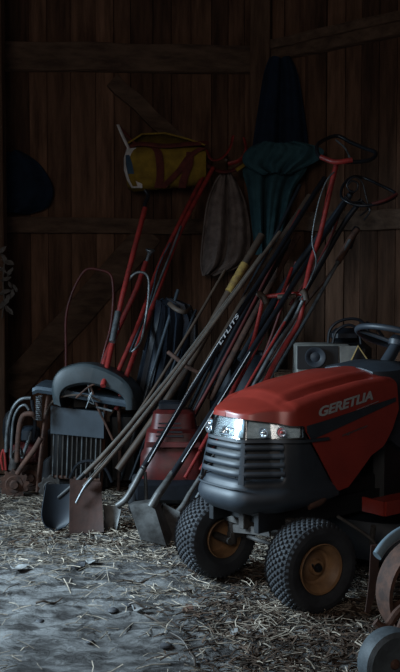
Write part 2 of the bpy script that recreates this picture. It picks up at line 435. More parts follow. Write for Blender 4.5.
# grille: dark recess plates with slats in front
for (a, b) in ((-s13*.93, s13*.93), (s13*1.06, s_of_u(.075)), (-s_of_u(.075), -s13*1.06)):
    g = band(a, b, lambda s,u:.532, lambda s,u:.696, .036, 24, 4, .004).build('grille_opening', 'black', mow)
    for k in range(4):
        z = .552+.036*k
        band(a, b, lambda s,u,z=z: z+.006, lambda s,u,z=z: z+.024, -.004, 24, 4, .008, lambda zz,s_,z=z: -.003*math.sin((zz-z-.006)/.018*math.pi)).build('grille_slat', 'plast', g)
for s_ in (-s13, s13):               # upright between the grille panels
    band(s_-.02, s_+.02, lambda s,u:.525, lambda s,u:.70, -.004, 4, 4, .012).build('grille_upright', 'plast', mow)
band(-sU*.9, sU*.9, lambda s,u:.694, lambda s,u:.706, -.008, 80, 2, .012).build('grille_brow', 'plast', mow)
# lamps
def lamp(s0, s1, nm, lab=None):
    zt = lambda s,u: zlow(u)+.0 if u > .02 else .760
    z0 = lambda s,u: .702+.012*max(0,(.18-u)/.2)
    r_ = band(s0, s1, z0, zt, .020, 30, 6, .004).build(nm, 'lampr', mow)
    if lab: r_['label'] = lab
    band(s0+.005, s1-.005, z0, zt, .002, 30, 4, .003).build('lens', 'glass', r_)
    band(s0, s1, lambda s,u: z0(s,u)-.004, lambda s,u: z0(s,u)+.003, -.002, 30, 1, .012).build('lens_trim', 'black', r_)
    band(s0, s1, lambda s,u: zt(s,u)-.003, lambda s,u: zt(s,u)+.003, -.001, 30, 1, .010).build('lens_trim', 'black', r_)
    for e in (s0, s1): band(e-.006, e+.006, z0, zt, .002, 3, 3, .02).build('lens_trim', 'black', r_)
    return r_
sh_ = s_of_u(-.01)
l1 = lamp(-s13, s13, 'headlight'); l2 = lamp(s13+.012, sh_, 'headlight'); l3 = lamp(-sh_, -s13-.012, 'headlight')
for (l, s_) in ((l2, (s13+sh_)/2*.86), (l2, (s13+sh_)/2*1.14), (l3, -(s13+sh_)/2), (l1, -s13*.45), (l1, s13*.4)):
    u, v = opt(s_, .014); n = V(u-UB+.05, v*.9, 0).normalized()
    MB().lathe([(.004,-.008),(.017,-.002),(.022,.006),(.018,.006),(.012,0),(.004,.002)], (u,v,.742), n, 20, True).build('reflector_bowl', 'chrome', l)
    MB().blob(V(u,v,.742)+n*.006, (.007,.007,.007)).build('bulb', 'redlens' if s_ == (s13+sh_)/2*1.14 else 'chrome', l)
# frame of the lens panel emblem
u, v = opt(.10, .006)
MB().tube([opt(s_, .008)+(z,) for s_, z in ((.04,.728),(.16,.728),(.16,.758),(.04,.758))], .0025, 6, 1, closed=False).build('emblem_frame', 'bluemetal', l1)
# side stripe
def surf(u, z, o=.006):
    return V(u, hw(u)-side_in(u, z)+o, z)
def sidegrid(u0, u1, zb, zt, n, m_, th, o=.006):
    return MB().sheet([[surf(u0+(u1-u0)*i/n, zb(u0+(u1-u0)*i/n)+(zt(u0+(u1-u0)*i/n)-zb(u0+(u1-u0)*i/n))*k/m_, o) for i in range(n+1)] for k in range(m_+1)], th)
def mirror(mb):
    m2 = MB(); m2.v = [V(v.x,-v.y,v.z) for v in mb.v]; m2.f = [f[::-1] for f in mb.f]; return m2
zsT = lambda u: .756-.14*u
zsB = lambda u: .690-.22*u
g = sidegrid(-.60, -.035, lambda u: max(zsB(u), zlow(u)+.003) , zsT, 30, 4, .004, .005)
g.build('side_stripe', 'plast', mow); mirror(g).build('side_stripe', 'plast', mow)
# lettering
def letters(txt, size, bold, shear):
    cu = bpy.data.curves.new('t', 'FONT'); cu.body = txt; cu.size = size; cu.shear = shear; cu.offset = bold; cu.resolution_u = 4
    o = bpy.data.objects.new('t', cu); COL.objects.link(o); bpy.context.view_layer.update()
    me = bpy.data.meshes.new_from_object(o.evaluated_get(bpy.context.evaluated_depsgraph_get()))
    vs = [v.co.copy() for v in me.vertices]; fs = [tuple(p.vertices) for p in me.polygons]
    bpy.data.objects.remove(o); bpy.data.curves.remove(cu); bpy.data.meshes.remove(me)
    return vs, fs
def decal(txt, u0, u1, z0, slope, h, m, nm, bold=.0, shear=.25):
    vs, fs = letters(txt, 1, bold, shear); x0 = min(v.x for v in vs); x1 = max(v.x for v in vs); y0 = min(v.y for v in vs); y1 = max(v.y for v in vs)
    out = []
    for v in vs:
        t = (v.x-x0)/(x1-x0); u = u0+(u1-u0)*t; z = z0+slope*t+h*(v.y-y0)/(y1-y0); out.append(surf(u, z, .007))
    mb = MB().add(out, fs); n = len(out)
    mb.add([p-V(0,.003,0) for p in out], [f[::-1] for f in fs])
    return mb.build(nm, m, mow, smooth=False)
decal('GERETLIA', -.105, -.445, .792, .050, .041, 'lettr', 'lettering', .03)
decal('mguwmw', -.235, -.40, .664+.03, .028, .011, 'steel', 'small_lettering')
MB().tube([surf(-.33-.03*k, .800+.0055*k-.0+.004, .007) for k in range(6)], .0022, 5, 2).build('pinstripe', 'chrome', mow)
# cowl, dash, column, steering wheel
rows = []
for u, w, z0, z1 in ((-.56,.16,.74,.965),(-.62,.21,.62,.975),(-.72,.22,.55,.985),(-.82,.19,.55,.985),(-.88,.15,.6,.92),(-.90,.12,.62,.86)):
    rows.append([V(u, w*math.cos(a)*1.0 if abs(math.cos(a)) < .7 else w*.95*math.copysign(1, math.cos(a)), (z0+z1)/2+(z1-z0)/2*max(-1,min(1,1.25*math.sin(a)))) for a in [2*math.pi*k/24 for k in range(24)]])
MB().loft(rows).build('dashboard', 'plast', mow, sharp=50)
SC = V(-.92, 0, 1.085); SA = V(-.34, 0, .95).normalized()
MB().tube([V(-.79,0,.92), SC-SA*.03], (.035,.028), 14, 1).build('steering_column', 'plast', mow)
a1 = SA.orthogonal().normalized(); a2 = SA.cross(a1)
sw = MB().tube([SC+(a1*math.cos(t)+a2*math.sin(t))*.205 for t in [2*math.pi*k/16 for k in range(16)]], .0155, 12, 4, closed=True).build('steering_wheel', 'plast', mow)
sp = MB()
for k in range(3):
    t = 2*math.pi*k/3+.5; sp.tube([SC-SA*.025, SC+(a1*math.cos(t)+a2*math.sin(t))*.09-SA*.012, SC+(a1*math.cos(t)+a2*math.sin(t))*.202], .011, 8, 4)
sp.build('spoke', 'plast', sw); MB().lathe([(.005,.02),(.03,.015),(.045,-.01),(.04,-.035),(.01,-.04)], SC, SA, 24, True).build('steering_hub', 'plast', sw)
# chassis
mb = MB()
for s_ in (-1, 1): mb.box((-.42, s_*.15, .36), (1.15, .03, .09))
mb.box((-.45,0,.34), (1.05,.28,.03)); mb.box((.10,0,.40),(.05,.30,.06)); mb.box((-.5,0,.42),(.5,.3,.14), None, .3)
mb.build('chassis', 'black', mow)
mb = MB(); mb.box((-.28,0,.56),(.42,.36,.26), None, .3); mb.lathe([(.02,-.02),(.12,-.02),(.14,.02),(.14,.08),(.1,.1),(.02,.1)], (-.3,0,.72),(0,0,1),24,True)
for k in range(6): mb.box((-.2-.03*k, .2, .56),(.008,.05,.18))
mb.build('engine', 'black', mow)
mb = MB(); mb.tube([V(-.18,.2,.47),V(-.12,.26,.44),V(-.05,.25,.42)], .02, 12); mb.build('exhaust', 'rust', mow)
MB().box((-.78,0,.52),(.40,.36,.40), None, .2).build('centre_tunnel', 'black', mow)
# front axle
mb = MB(); rowsA = []
mb.beam(V(.0,-.22,.30), V(0,.22,.30), .05, .055, bev=.2); mb.box((.0,0,.33),(.09,.12,.08))
mb.box((.06,.0,.33),(.10,.035,.07))
ax = mb.build('front_axle', 'steel', mow); 
ax.data.materials[0] = mat('grimy_steel', (.07,.065,.06), (.035,.03,.028), .7, metal=.3, scale=20, bump=.4)
GR = ax.data.materials[0]
MB().tube([V(-.06,-.20,.20), V(-.06,.20,.20)], .010, 8, 1).build('tie_rod', GR, mow)
MB().box((.075,.03,.29),(.012,.24,.035), Matrix.Rotation(R(8),3,'X')).build('axle_bracket', GR, mow)
def wheel(c, steer, r, w, rr, side, ochre=True):
    ax = Matrix.Rotation(steer, 3, 'Z') @ V(0, side, 0); fw = Matrix.Rotation(steer, 3, 'Z') @ V(1,0,0); up = V(0,0,1); c = Vector(c)
    SEG = 270
    prof = []                          # (radius, axial offset, tread?)
    side_p = [(rr, -.36), (rr+.008, -.40), (rr+.03, -.475), (r*.80, -.50), (r*.90, -.475), (r*.945, -.43)]
    prof += [(a, b*w, 0) for a, b in side_p]
    for k in range(33): 
        t = -.40+.80*k/32; prof.append((r-.020*(abs(t)/.4)**2.2*(r/.19), t*w, 1))
    prof += [(a, -b*w, 0) for a, b in side_p[::-1]]
    rows = []
    for i in range(SEG):
        row = []; th_ = 2*math.pi*i/SEG
        for j, (a, b, t) in enumerate(prof):
            hgt = 0
            if t:
                colm = (j-6)//2; on = ((j-6) % 2 == 0 and j-6 < 16) or (j-6) % 2 == 1
                ii = (i+(colm//2*3)) % 6
                hgt = -.003 if ii in (0, 1) else .006
                if (j-6) % 4 == 0: hgt = -.004
            elif j in (5, len(prof)-6): hgt = .006 if i % 6 in (2,3,4) else 0
            rr_ = a+hgt
            row.append(c+ax*b+(fw*math.cos(th_)+up*math.sin(th_))*rr_)
        rows.append(row)
    rows.append(rows[0])
    mb = MB(); n = len(prof); o = 0
    mb.v = [p for row in rows[:-1] for p in row]
    for i in range(SEG):
        for j in range(n-1):
            a_, b_ = i*n+j, ((i+1) % SEG)*n+j; mb.f.append((a_, a_+1, b_+1, b_))
    wl = mb.build('tire', 'rubber', mow, sharp=22)
    rp = [(.012,.30),(.030,.30),(.034,.20),(.055,.16),(rr*.62,.13),(rr*.72,.16),(rr*.80,.30),(rr*.93,.36),(rr*1.04,.42),(rr*1.06,.46),(rr*1.03,.47),(rr*1.0,.40),(rr*.92,-.1),(rr*.92,-.3),(rr*1.03,-.45),(rr*1.0,-.47),(rr*.88,-.3),(rr*.85,0),(.012,.05)]
    rp = [(a, b*w) for a, b in rp]
    rm = MB().lathe(rp, c, ax, 48, False).build('rim', 'rim' if ochre else GR, wl)
    MB().lathe([(.002,.38*w),(.014,.37*w),(.02,.30*w),(.022,.15*w)], c, ax, 16, True).build('hub_cap', 'blackm', rm)
    MB().tube([c-ax*.01, c-ax*(w*.75)], .018, 12, 1).build('hub', GR, rm)
    MB().tube([c+ax*.3*w+fw*.02, c+ax*.46*w+fw*.05+up*.03], .004, 6, 1).build('valve', 'black', rm)
    return wl
ST = R(8)
wheel((-.015, .30, .187), R(-8), .190, .17, .100, 1)
wheel((.01, -.30, .187), R(-6), .187, .175, .088, -1)
for s_ in (-1, 1):
    mb = MB(); mb.tube([V(0,s_*.19,.36), V(0,s_*.19,.17)], .02, 12, 1); mb.box((-.03,s_*.19,.21),(.10,.03,.03)); mb.build('spindle', GR, mow)
# footboard, fender, deck, seat, rear wheels
for s_ in (1, -1):
    mb = MB(); mb.sheet([[V(-.34-.76*i/20, s_*(.30+.12*j/6), .385+.0*i+(.10*max(0,(i-13)/7)**2)+(.0 if j < 6 else -.0)) for j in range(7)] for i in range(21)], .012)
    mb.sheet([[V(-.34-.76*i/20, s_*.422, (.385+.10*max(0,(i-13)/7)**2)+.022-.062*j/3) for j in range(4)] for i in range(21)], .012)
    mb.sheet([[V(-.335, s_*(.30+.12*j/4), .407-.062*k/2) for j in range(5)] for k in range(3)], .012)
    mb.v = [v+V(0,0,.02) for v in mb.v]; mb.build('footboard', 'red', mow)
mb = MB()
mb.loft([[V(-.72+.30*math.cos(a)*k*(1 if math.cos(a) > 0 else 1.1), .40*math.sin(a)*k, z) for a in [2*math.pi*i/40 for i in range(40)]] for k, z in ((1,.10),(1.02,.13),(1.0,.22),(.93,.27),(.6,.285),(.2,.29))])
mb.build('mower_deck', 'navy', mow)
mb = MB(); mb.tube([V(-.36,.34,.30),V(-.40,.30,.20),V(-.5,.28,.18)], .012, 8); mb.tube([V(-.28,.2,.33),V(-.36,.33,.24),V(-.38,.36,.16)], .008, 8); mb.build('deck_linkage', GR, mow)
for s_ in (1, -1):
    rows = []
    for i in range(19):
        a = R(-10+200*i/18); rows.append([V(-1.22+.32*math.cos(a), s_*(.15+.32*j/5), .27+.32*math.sin(a)*(1-.03*max(0,j-3))) for j in range(6)])
    MB().sheet(rows, .01).build('fender', 'redp', mow)
    wheel((-1.22, s_*.36, .25), 0, .245, .20, .115, s_)
mb = MB(); mb.box((-1.16,0,.64),(.36,.42,.08), None, .8); mb.box((-1.34,0,.80),(.08,.42,.34), Matrix.Rotation(R(-12),3,'Y'), .8); mb.box((-1.2,0,.50),(.5,.34,.2), None, .2)
mb.build('seat', 'black', mow)
# ------------------------------------------------------------------ cultivator at the right edge
q = G(392, 660); cul = thing('wheel_cultivator', 'rusty iron cultivator with pale curved guard and round wheel at right edge', 'cultivator', (q.x, q.y, 0))
D = 2.95
cw = P(390, 672, 2.9); cw.z = .112
prof = [(.03,-.03),(.07,-.034),(.092,-.04),(.106,-.03),(.112,0),(.106,.03),(.092,.04),(.07,.034),(.03,.03)]
wn = V(.35,-.93,0)
t_ = MB().lathe(prof, cw, wn, 56, True).build('wheel', mat('faded_rubber', (.07,.085,.095), (.045,.053,.06), .6, scale=30, bump=.25), cul)
MB().lathe([(.003,.040),(.012,.038),(.018,.030)], cw, wn, 24, True).build('wheel_hub', 'rust', t_)
hc = P(430, 590, 3.3); rows = []
nrm = V(.30,-.95,0).normalized()
fx = Vector((0,0,1)).cross(nrm).normalized()
for i in range(49):
    a = 2*math.pi*i/48; rows.append([hc+(fx*math.cos(a)+V(0,0,1)*math.sin(a))*(.185+dr)+nrm*dn for dr, dn in ((0,-.05),(.014,-.05),(.014,.05),(0,.05))])
MB().loft(rows, False).build('iron_hoop', 'rust', cul)
mb = MB()
for k in range(6):
    a = 2*math.pi*k/6+.3; mb.beam(hc, hc+(fx*math.cos(a)+V(0,0,1)*math.sin(a))*.185, .03, .008, up=nrm)
mb.build('spoke', 'rust', cul)
MB().tube(PP([(377,556,3.12),(383,547,3.14),(391,539,3.17),(400,533,3.2),(412,528,3.24),(426,526,3.28)]), .022, 14, 6, flat=.7).build('guard', mat('pale_guard', (.30,.40,.46), (.22,.30,.36), .35, metal=.4, scale=10, bump=.1), cul)
MB().sheet([[P(x+w_*j/2, y, 3.42) for j in range(3)] for x, y, w_ in ((371,545,9),(370,560,9),(369,580,8),(367,598,7),(365,612,4))], .010).build('tine', 'rustb', cul)
MB().tube([P(375,622,3.1), P(385,628,3.1), P(398,612,3.15), P(415,600,3.2)], .016, 8).build('drag_bar', 'rust', cul)
MB().tube(PP([(392,668,3.05),(396,640,3.12),(412,600,3.25)]), .014, 8).build('fork', 'rust', cul)
# ------------------------------------------------------------------ old engine cart with radiator (left)
q = G(75, 494); cart = thing('engine_cart', 'old engine on iron cart with slatted radiator and grey arched cover', 'engine cart', (q.x, q.y, 0))
D = 5.75
mb = MB()
mb.tube(PP([(49,394,D),(45,425,D),(41,460,D),(38,492,D-.02)]), .020, 8, 4, flat=.6)
mb.tube(PP([(106,404,D+.05),(104,430,D+.05),(102,462,D+.05),(100,492,D+.03)]), .017, 8, 4, flat=.6)
mb.build('upright', 'rust', cart)
MB().tube(PP([(90,384,D-.06),(98,408,D-.04),(106,425,D-.03),(113,440,D-.02)]), .008, 8, 3).build('brace', 'rust', cart)
MB().tube(PP([(118,402,D+.1),(120,440,D+.1),(118,490,D+.1)]), .012, 8, 3).build('upright', 'rust', cart)
pn = MB().sheet([[P(51+(104-51)*i/8, 406+6*i/8+y*(27-1*i/8), D-.02) for i in range(9)] for y in (0,.1,.5,.9,1)], .035).build('header_panel', mat('slate_panel', (.046,.060,.074), (.032,.042,.052), .5, scale=7, bump=.1), cart, sharp=30)
for i in range(11):
    x = 54+4.7*i
    MB().beam(P(x, 433+.2*i, D-.01), P(x-1.5, 477+.1*i, D-.01), .022, .007, up=(1,0,0)).build('radiator_fin', 'steel' if i % 3 == 0 else GR, cart)
MB().sheet([[P(52+(104-52)*i/4, 432+y, D+.06) for i in range(5)] for y in (0,22,46)], .03).build('radiator_core', 'black', cart)
MB().tube(PP([(50,476,D),(100,480,D)]), .012, 8, 1).build('lower_rail', 'rust', cart)
# tray and arched cover
rows = []
for (px, py, s) in ((33,388,.0),(38,386,.02),(60,389,.03),(95,395,.03),(125,400,.03),(132,403,.0)):
    p = P(px, py+3, D-.05); rows.append([p+V(0,y,z) for y, z in ((-.02,-.022),(-.03,0),(-.02,.02),(.30,.03),(.32,0),(.30,-.022))])
MB().loft(rows).build('top_tray', 'bluemetal', cart, sharp=35)
rows = []
arch = [(59,404),(57,390),(59,378),(66,369),(78,364),(92,362),(106,365),(120,371),(131,378),(139,388),(142,400),(142,410)]
arch = [(p.x, p.z) for p in smooth_path([P(a,b,6.0) for a,b in arch], 3)]
cx = sum(a for a,b in arch)/len(arch); zb = min(b for a,b in arch)
for k, (sc, yy) in enumerate(((.50,6.0),(.52,5.70),(.54,5.635),(.58,5.62),(.90,5.62),(.965,5.635),(1.0,5.70),(1.0,6.10),(.94,6.22),(.5,6.28))):
    xs_ = sc if sc > .75 else .5+.5*sc
    rows.append([V(cx+(x-cx)*xs_*yy/6, yy, 1.33+((zb+(z-zb)*sc)-1.33)*yy/6) for x, z in arch])
MB().grid(rows).build('arched_cover', mat('grey_cover', (.036,.049,.055), (.022,.030,.034), .5, scale=7, bump=.08), cart)
mb = MB(); mb.box(P(98,398,6.0),(.34,.2,.14), None, .3); mb.blob(P(85,392,6.0),(.08,.1,.06)); mb.blob(P(110,396,5.95),(.07,.1,.05)); mb.build('engine_block', 'black', cart)
mb = MB(); mb.box(P(82,455,6.05),(.42,.3,.42), None, .15); mb.box(P(125,445,6.1),(.18,.3,.46), None, .2); mb.build('engine_body', 'black', cart)
MB().tube(PP([(46,414,D-.05),(50,405,D-.07),(58,398,D-.1),(75,395,D-.1),(88,396,D-.1),(100,401,D-.08)]), .007, 8, 4).build('fuel_line', 'ashp', cart)
MB().tube(PP([(88,385,D-.12),(90,395,D-.12),(94,404,D-.12),(88,400,D-.12),(92,392,D-.12),(86,408,D-.12)]), .003, 5, 4).build('wire', 'steel', cart)
MB().tube(PP([(76,398,D-.12),(90,386,D-.12),(104,382,D-.1)]), .006, 6, 4).build('fuel_line', 'rust', cart)
MB().tube(PP([(96,407,D-.1),(112,411,D-.1)]), .007, 8, 1).build('rod', 'steel', cart)
mb = MB()
for k in range(26):
    a = k*1.3; c = P(40, 398+k*.8, D-.1); mb.v and None
mb.tube([P(39,396+k*.35,D-.12)+V(math.cos(k*1.1)*.018, math.sin(k*1.1)*.018, 0) for k in range(70)], .004, 5, 1)
mb.build('coil_spring', 'steel', cart)
MB().tube(PP([(70,478,D-.15),(78,464,D-.18),(92,461,D-.2),(105,468,D-.2),(112,482,D-.2)]), .010, 8, 4).build('hose', 'blackm', cart)
mb = MB().lathe([(.03,-.03),(.10,-.035),(.125,-.03),(.13,0),(.125,.03),(.10,.035),(.03,.03)], (P(58,478,D+.05).x, D+.1, .13), V(.15,-1,0), 32, True); mb.build('cart_wheel', 'rubber', cart)
mb = MB().lathe([(.03,-.03),(.10,-.035),(.125,-.03),(.13,0),(.125,.03),(.10,.035),(.03,.03)], (P(120,478,D+.2).x, D+.3, .13), V(.15,-1,0), 32, True); mb.build('cart_wheel', 'rubber', cart)
# rotary tiller left of it
D = 5.75
q = G(15, 493); til = thing('rotary_tiller', 'rusty walk-behind tiller with bent pipe handles at far left', 'tiller', (q.x, q.y, 0))
def gearw(c, r, n, nm, m='rust', ax=V(.25,-1,0), w=.02):
    ax = ax.normalized(); u = V(0,0,1).cross(ax).normalized(); rows = []
    pr = []
    for i in range(n*4):
        a = 2*math.pi*i/(n*4); rr = r*(1 if i % 4 in (0,1) else .84); pr.append(c+(u*math.cos(a)+V(0,0,1)*math.sin(a))*rr)
    mb = MB().loft([[p-ax*w for p in pr], [p+ax*w for p in pr]]); mb.lathe([(.005,w+.03),(.022,w+.03),(.03,w),(r*.55,w+.004),(r*.6,w)], c, ax, 24, True)
    return mb.build(nm, m, til, sharp=30)
c = P(14,478,D-.05); c.z = .092; gearw(c, .095, 12, 'tine_wheel')
c = P(30,480,D+.12); c.z = .10; gearw(c, .10, 12, 'tine_wheel')
c = P(50,476,D+.0-.12); gearw(V(c.x,c.y,.085), .075, 9, 'tine_wheel', GR)
def pipe(l, r, m, nm='handle_pipe', root=til): return MB().tube(PP(l), r, 10, 5).build(nm, m, root)
pipe([(6,452,D),(7,432,D),(10,416,D),(15,405,D),(22,399,D),(31,398,D)], .012, 'steel')
pipe([(11,458,D-.04),(12,435,D-.04),(14,418,D-.04),(19,408,D-.04),(25,405,D-.04),(29,410,D-.04)], .009, 'steel')
pipe([(17,462,D-.08),(18,440,D-.08),(20,424,D-.08),(24,415,D-.08),(32,414,D-.08),(36,418,D-.05)], .017, 'rust')
pipe([(17,474,D-.13),(25,462,D-.12),(34,450,D-.1),(41,438,D-.1)], .017, 'rust', 'arm')
pipe([(22,458,D),(28,442,D),(31,432,D)], .012, 'steel', 'arm')
pipe([(3,470,D),(1,458,D),(4,450,D),(6,470,D)], .008, 'redp', 'cable')
pipe([(13,470,D),(16,455,D),(22,452,D)], .03, GR, 'gearbox')
mb = MB().blob(P(10,430,D+.12), (.05,.08,.13), None, .02); mb.build('fuel_tank', 'black', til)
MB().box(P(30,434,D+.05),(.12,.12,.10), None, .4).build('motor', 'navy', til)
MB().box(P(26,452,D+.15),(.20,.16,.14), None, .3).build('belt_guard', 'redd', til)
MB().tube(PP([(32,400,D-.02),(33,410,D-.02),(35,425,D-.02),(33,440,D)]), .012, 8).build('column', 'blackm', til)
# ------------------------------------------------------------------ red machine body behind the shafts
q = G(172, 505); eng = thing('push_mower', 'dull red push mower body standing behind the spade shafts', 'push mower', (q.x, q.y, 0))
D = 5.45
rows = []
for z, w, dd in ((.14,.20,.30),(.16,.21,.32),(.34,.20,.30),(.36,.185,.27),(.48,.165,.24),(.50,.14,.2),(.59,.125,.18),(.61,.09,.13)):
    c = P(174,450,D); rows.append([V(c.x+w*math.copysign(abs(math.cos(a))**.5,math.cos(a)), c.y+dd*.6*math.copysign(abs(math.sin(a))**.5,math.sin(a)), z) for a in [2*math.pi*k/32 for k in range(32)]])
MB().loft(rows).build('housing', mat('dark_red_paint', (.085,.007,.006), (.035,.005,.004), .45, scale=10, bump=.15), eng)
c0 = P(174,450,D)
for k in range(4): MB().box((c0.x-.02,c0.y-.185,.47+.025*k),(.16-.01*k,.015,.008)).build('vent_slot', 'black', eng)
MB().box((c0.x,c0.y-.02,.14),(.47,.40,.14), None, .4).build('deck_skirt', 'blackm', eng)
MB().box((c0.x,c0.y-.19,.42),(.32,.02,.03)).build('trim_bar', 'redd', eng)
MB().box((c0.x-.02,c0.y,.63),(.14,.14,.05), None, .4).build('air_filter', 'blackm', eng)
for sx, sy in ((-1,-1),(1,-1),(-1,1),(1,1)):
    MB().lathe([(.02,-.02),(.08,-.024),(.09,-.01),(.09,.01),(.08,.024),(.02,.02)], (c0.x+sx*.24, c0.y+sy*.13, .09), (1,0,0), 28, True).build('wheel', 'rubber', eng)
# ------------------------------------------------------------------ long tools
def wire_tool(nm, label, cat, parts, group=None):
    allp = [Vector(p) for pt in parts for p in pt[1]]; lo = min(allp, key=lambda v: v.z)
    t = thing(nm, label, cat, (lo.x, lo.y, max(0, lo.z if lo.z > .3 else 0)), group=group)
    for pt in parts:
        n_, pts, r, m = pt[:4]; o = MB().tube(pts, r, pt[4] if len(pt) > 4 else 10, 5 if len(pts) > 2 else 1, flat=pt[5] if len(pt) > 5 else 1).build(n_, m, t)
    return t
def blade(t, nm, corners, m, curve=.03, th=.006, name2=None, round_=0):
    # corners: tl, tr, br, bl ; slightly dished
    tl, tr, br, bl = [Vector(c) for c in corners]; n = (tr-tl).cross(bl-tl).normalized(); rows = []
    if n.y > 0: n = -n
    N_ = 12
    for j in range(N_+1):
        v = j/N_; row = []
        for i in range(N_+1):
            u = i/N_; uu = u
            if round_: 
                k = max(0, (v-.45)/.55); wd = math.sqrt(max(0, 1-k**2.2))*(1-round_)+(1-round_*k)*round_ if False else max(.04, math.sqrt(max(0.0, 1-k**2.4))); uu = .5+(u-.5)*wd
            p = tl.lerp(tr, uu).lerp(bl.lerp(br, uu), v); row.append(p-n*curve*(1-(2*u-1)**2)*(.4+.6*v))
        rows.append(row)
    return MB().sheet(rows, th).build(nm, m, t)
# navy round shovel and brown spade, pale shafts
d1 = 5.0
t = wire_tool('shovel', 'round-point navy shovel with long pale wooden shaft beside brown spade', 'shovel',
   [('shaft', PP([(66,492,5.0),(110,448,5.1),(165,383,5.3),(215,318,5.5),(262,255,5.7)]), .014, 'ashp'),
    ('socket', PP([(58,498,4.98),(70,488,5.0),(84,474,5.03)]), (.016,.014), 'black')])
MB().tube([p+V(-.012,-.010,.004) for p in PP([(80,478,5.03),(110,448,5.1),(165,383,5.3),(215,318,5.5),(240,285,5.6)])], .0022, 5, 4).build('edge_highlight', 'cream', t)  # painted highlight: thin pale strip along the lit edge of the shaft
blade(t, 'blade', [P(46,484,4.95),P(77,484,5.0),P(72,531,4.93),P(38,531,4.88)], 'navy', .035, .006, round_=.5)
t = wire_tool('spade', 'spade with rusty brown square blade and long wooden shaft', 'spade',
   [('shaft', PP([(84,487,4.9),(125,440,5.0),(172,380,5.2),(222,312,5.4),(280,232,5.7)]), .013, 'ashp'),
    ('rib', PP([(76,503,4.86),(84,488,4.88),(92,478,4.9)]), .007, 'steel')])
MB().tube([p+V(-.011,-.010,.004) for p in PP([(90,480,4.91),(125,440,5.0),(172,380,5.2),(222,312,5.4),(262,257,5.61)])], .0022, 5, 4).build('edge_highlight', 'cream', t)  # same pale strip as a painted highlight on the spade shaft
blade(t, 'blade', [P(70,479,4.93),P(101,482,4.96),P(104,532,4.84),P(69,534,4.82)], 'rustb', .012, .007)
# wide wooden pole with yellow band
t = wire_tool('wooden_pole', 'thick brown wooden pole with worn yellow band leaning behind the shafts', 'pole',
   [('shaft', PP([(118,470,5.55),(180,380,5.75),(230,290,5.95),(262,235,6.1)]), (.024,.026), 'ash'),
    ('yellow_band', PP([(229,292,5.925),(245,264,5.99)]), .029, mat('worn_yellow', (.30,.19,.04), (.14,.085,.03), .8, scale=25, bump=.3)),
    ('clamp', PP([(168,352,5.6),(176,358,5.58),(186,366,5.58),(198,372,5.6)]), .014, 'rust')])
wire_tool('wooden_pole', 'brown wooden pole running up to the dark cloth, rightmost of the two', 'pole',
   [('shaft', PP([(150,460,5.5),(215,350,5.8),(262,270,6.1),(310,196,6.35)]), (.020,.024), 'ash')])
# hoe A
t = wire_tool('hoe', 'black-shafted hoe with flared grey steel head, left of the square shovels', 'hoe',
   [('shaft', PP([(142,470,5.0),(190,392,5.3),(240,312,5.6),(318,188,6.2)]), .017, 'blackm'),
    ('socket', PP([(117,506,4.95),(126,499,4.95),(134,486,4.97),(144,467,5.01)]), (.020,.018), 'alu'),
    ('brace', PP([(145,472,5.0),(146,490,5.0),(146,512,5.0)]), .010, 'alu')])
blade(t, 'head', [P(103,505,4.95),P(122,506,4.95),P(117,530,4.9),P(105,530,4.9)], 'alu', .012, .008)
MB().tube(PP([(148,462,4.985),(190,388,5.275),(222,337,5.48)]), .0022, 5, 1).build('edge_highlight', 'paint', t)  # white strip painting the glint along the black hoe shaft
# lettering on its shaft
a = P(219,344,5.455); b = P(238,314,5.575)
vs, fs = letters('LTLITS', 1, .015, .2); x0 = min(v.x for v in vs); x1 = max(v.x for v in vs); y1 = max(v.y for v in vs)
dr = (b-a); wv = V(0,-1,0).cross(dr).normalized(); wv = wv if wv.z > 0 else -wv
out = [a+dr*((v.x-x0)/(x1-x0))+wv*(v.y/y1-.5)*.021+V(0,-.020,0) for v in vs]
MB().add(out, fs).build('lettering', 'paint', t, smooth=False)
# square shovel
t = wire_tool('square_shovel', 'square-mouth grey steel shovel with box-like head nearest the mower', 'shovel',
   [('shaft', PP([(171,477,4.8),(215,408,5.1),(262,334,5.45),(352,192,6.1)]), .018, 'blackm'),
    ('socket', PP([(151,507,4.70),(158,495,4.72),(165,485,4.76),(173,473,4.82)]), (.024,.019), 'alu')])
blade(t, 'blade', [P(129,505,4.72),P(153,503,4.72),P(166,546,4.58),P(141,540,4.56)], 'alu', .0, .007)
blade(t, 'side_wall', [P(152,503,4.72),P(158,500,4.84),P(172,535,4.70),P(166,546,4.58)], 'alu', 0, .006)
blade(t, 'top_wall', [P(129,505,4.72),P(134,502,4.80),P(157,499,4.84),P(153,504,4.72)], 'alu', 0, .006)
MB().tube(PP([(182,462,4.83),(222,398,5.12),(250,352,5.34)]), .0022, 5, 1).build('edge_highlight', 'paint', t)  # white strip painting the glint along the shovel shaft
# third scraper
t = wire_tool('scraper', 'grey steel scraper with bent blade wedged between square shovel and mower wheel', 'scraper',
   [('shaft', PP([(188,496,4.9),(205,470,5.0),(240,415,5.3),(300,318,5.7)]), .013, 'alu'),
    ('socket', PP([(176,514,4.82),(183,506,4.85),(190,493,4.9)]), (.018,.015), 'alu')])
blade(t, 'blade', [P(163,503,4.84),P(180,512,4.8),P(190,530,4.72),P(168,545,4.65)], 'alu', .012, .007)
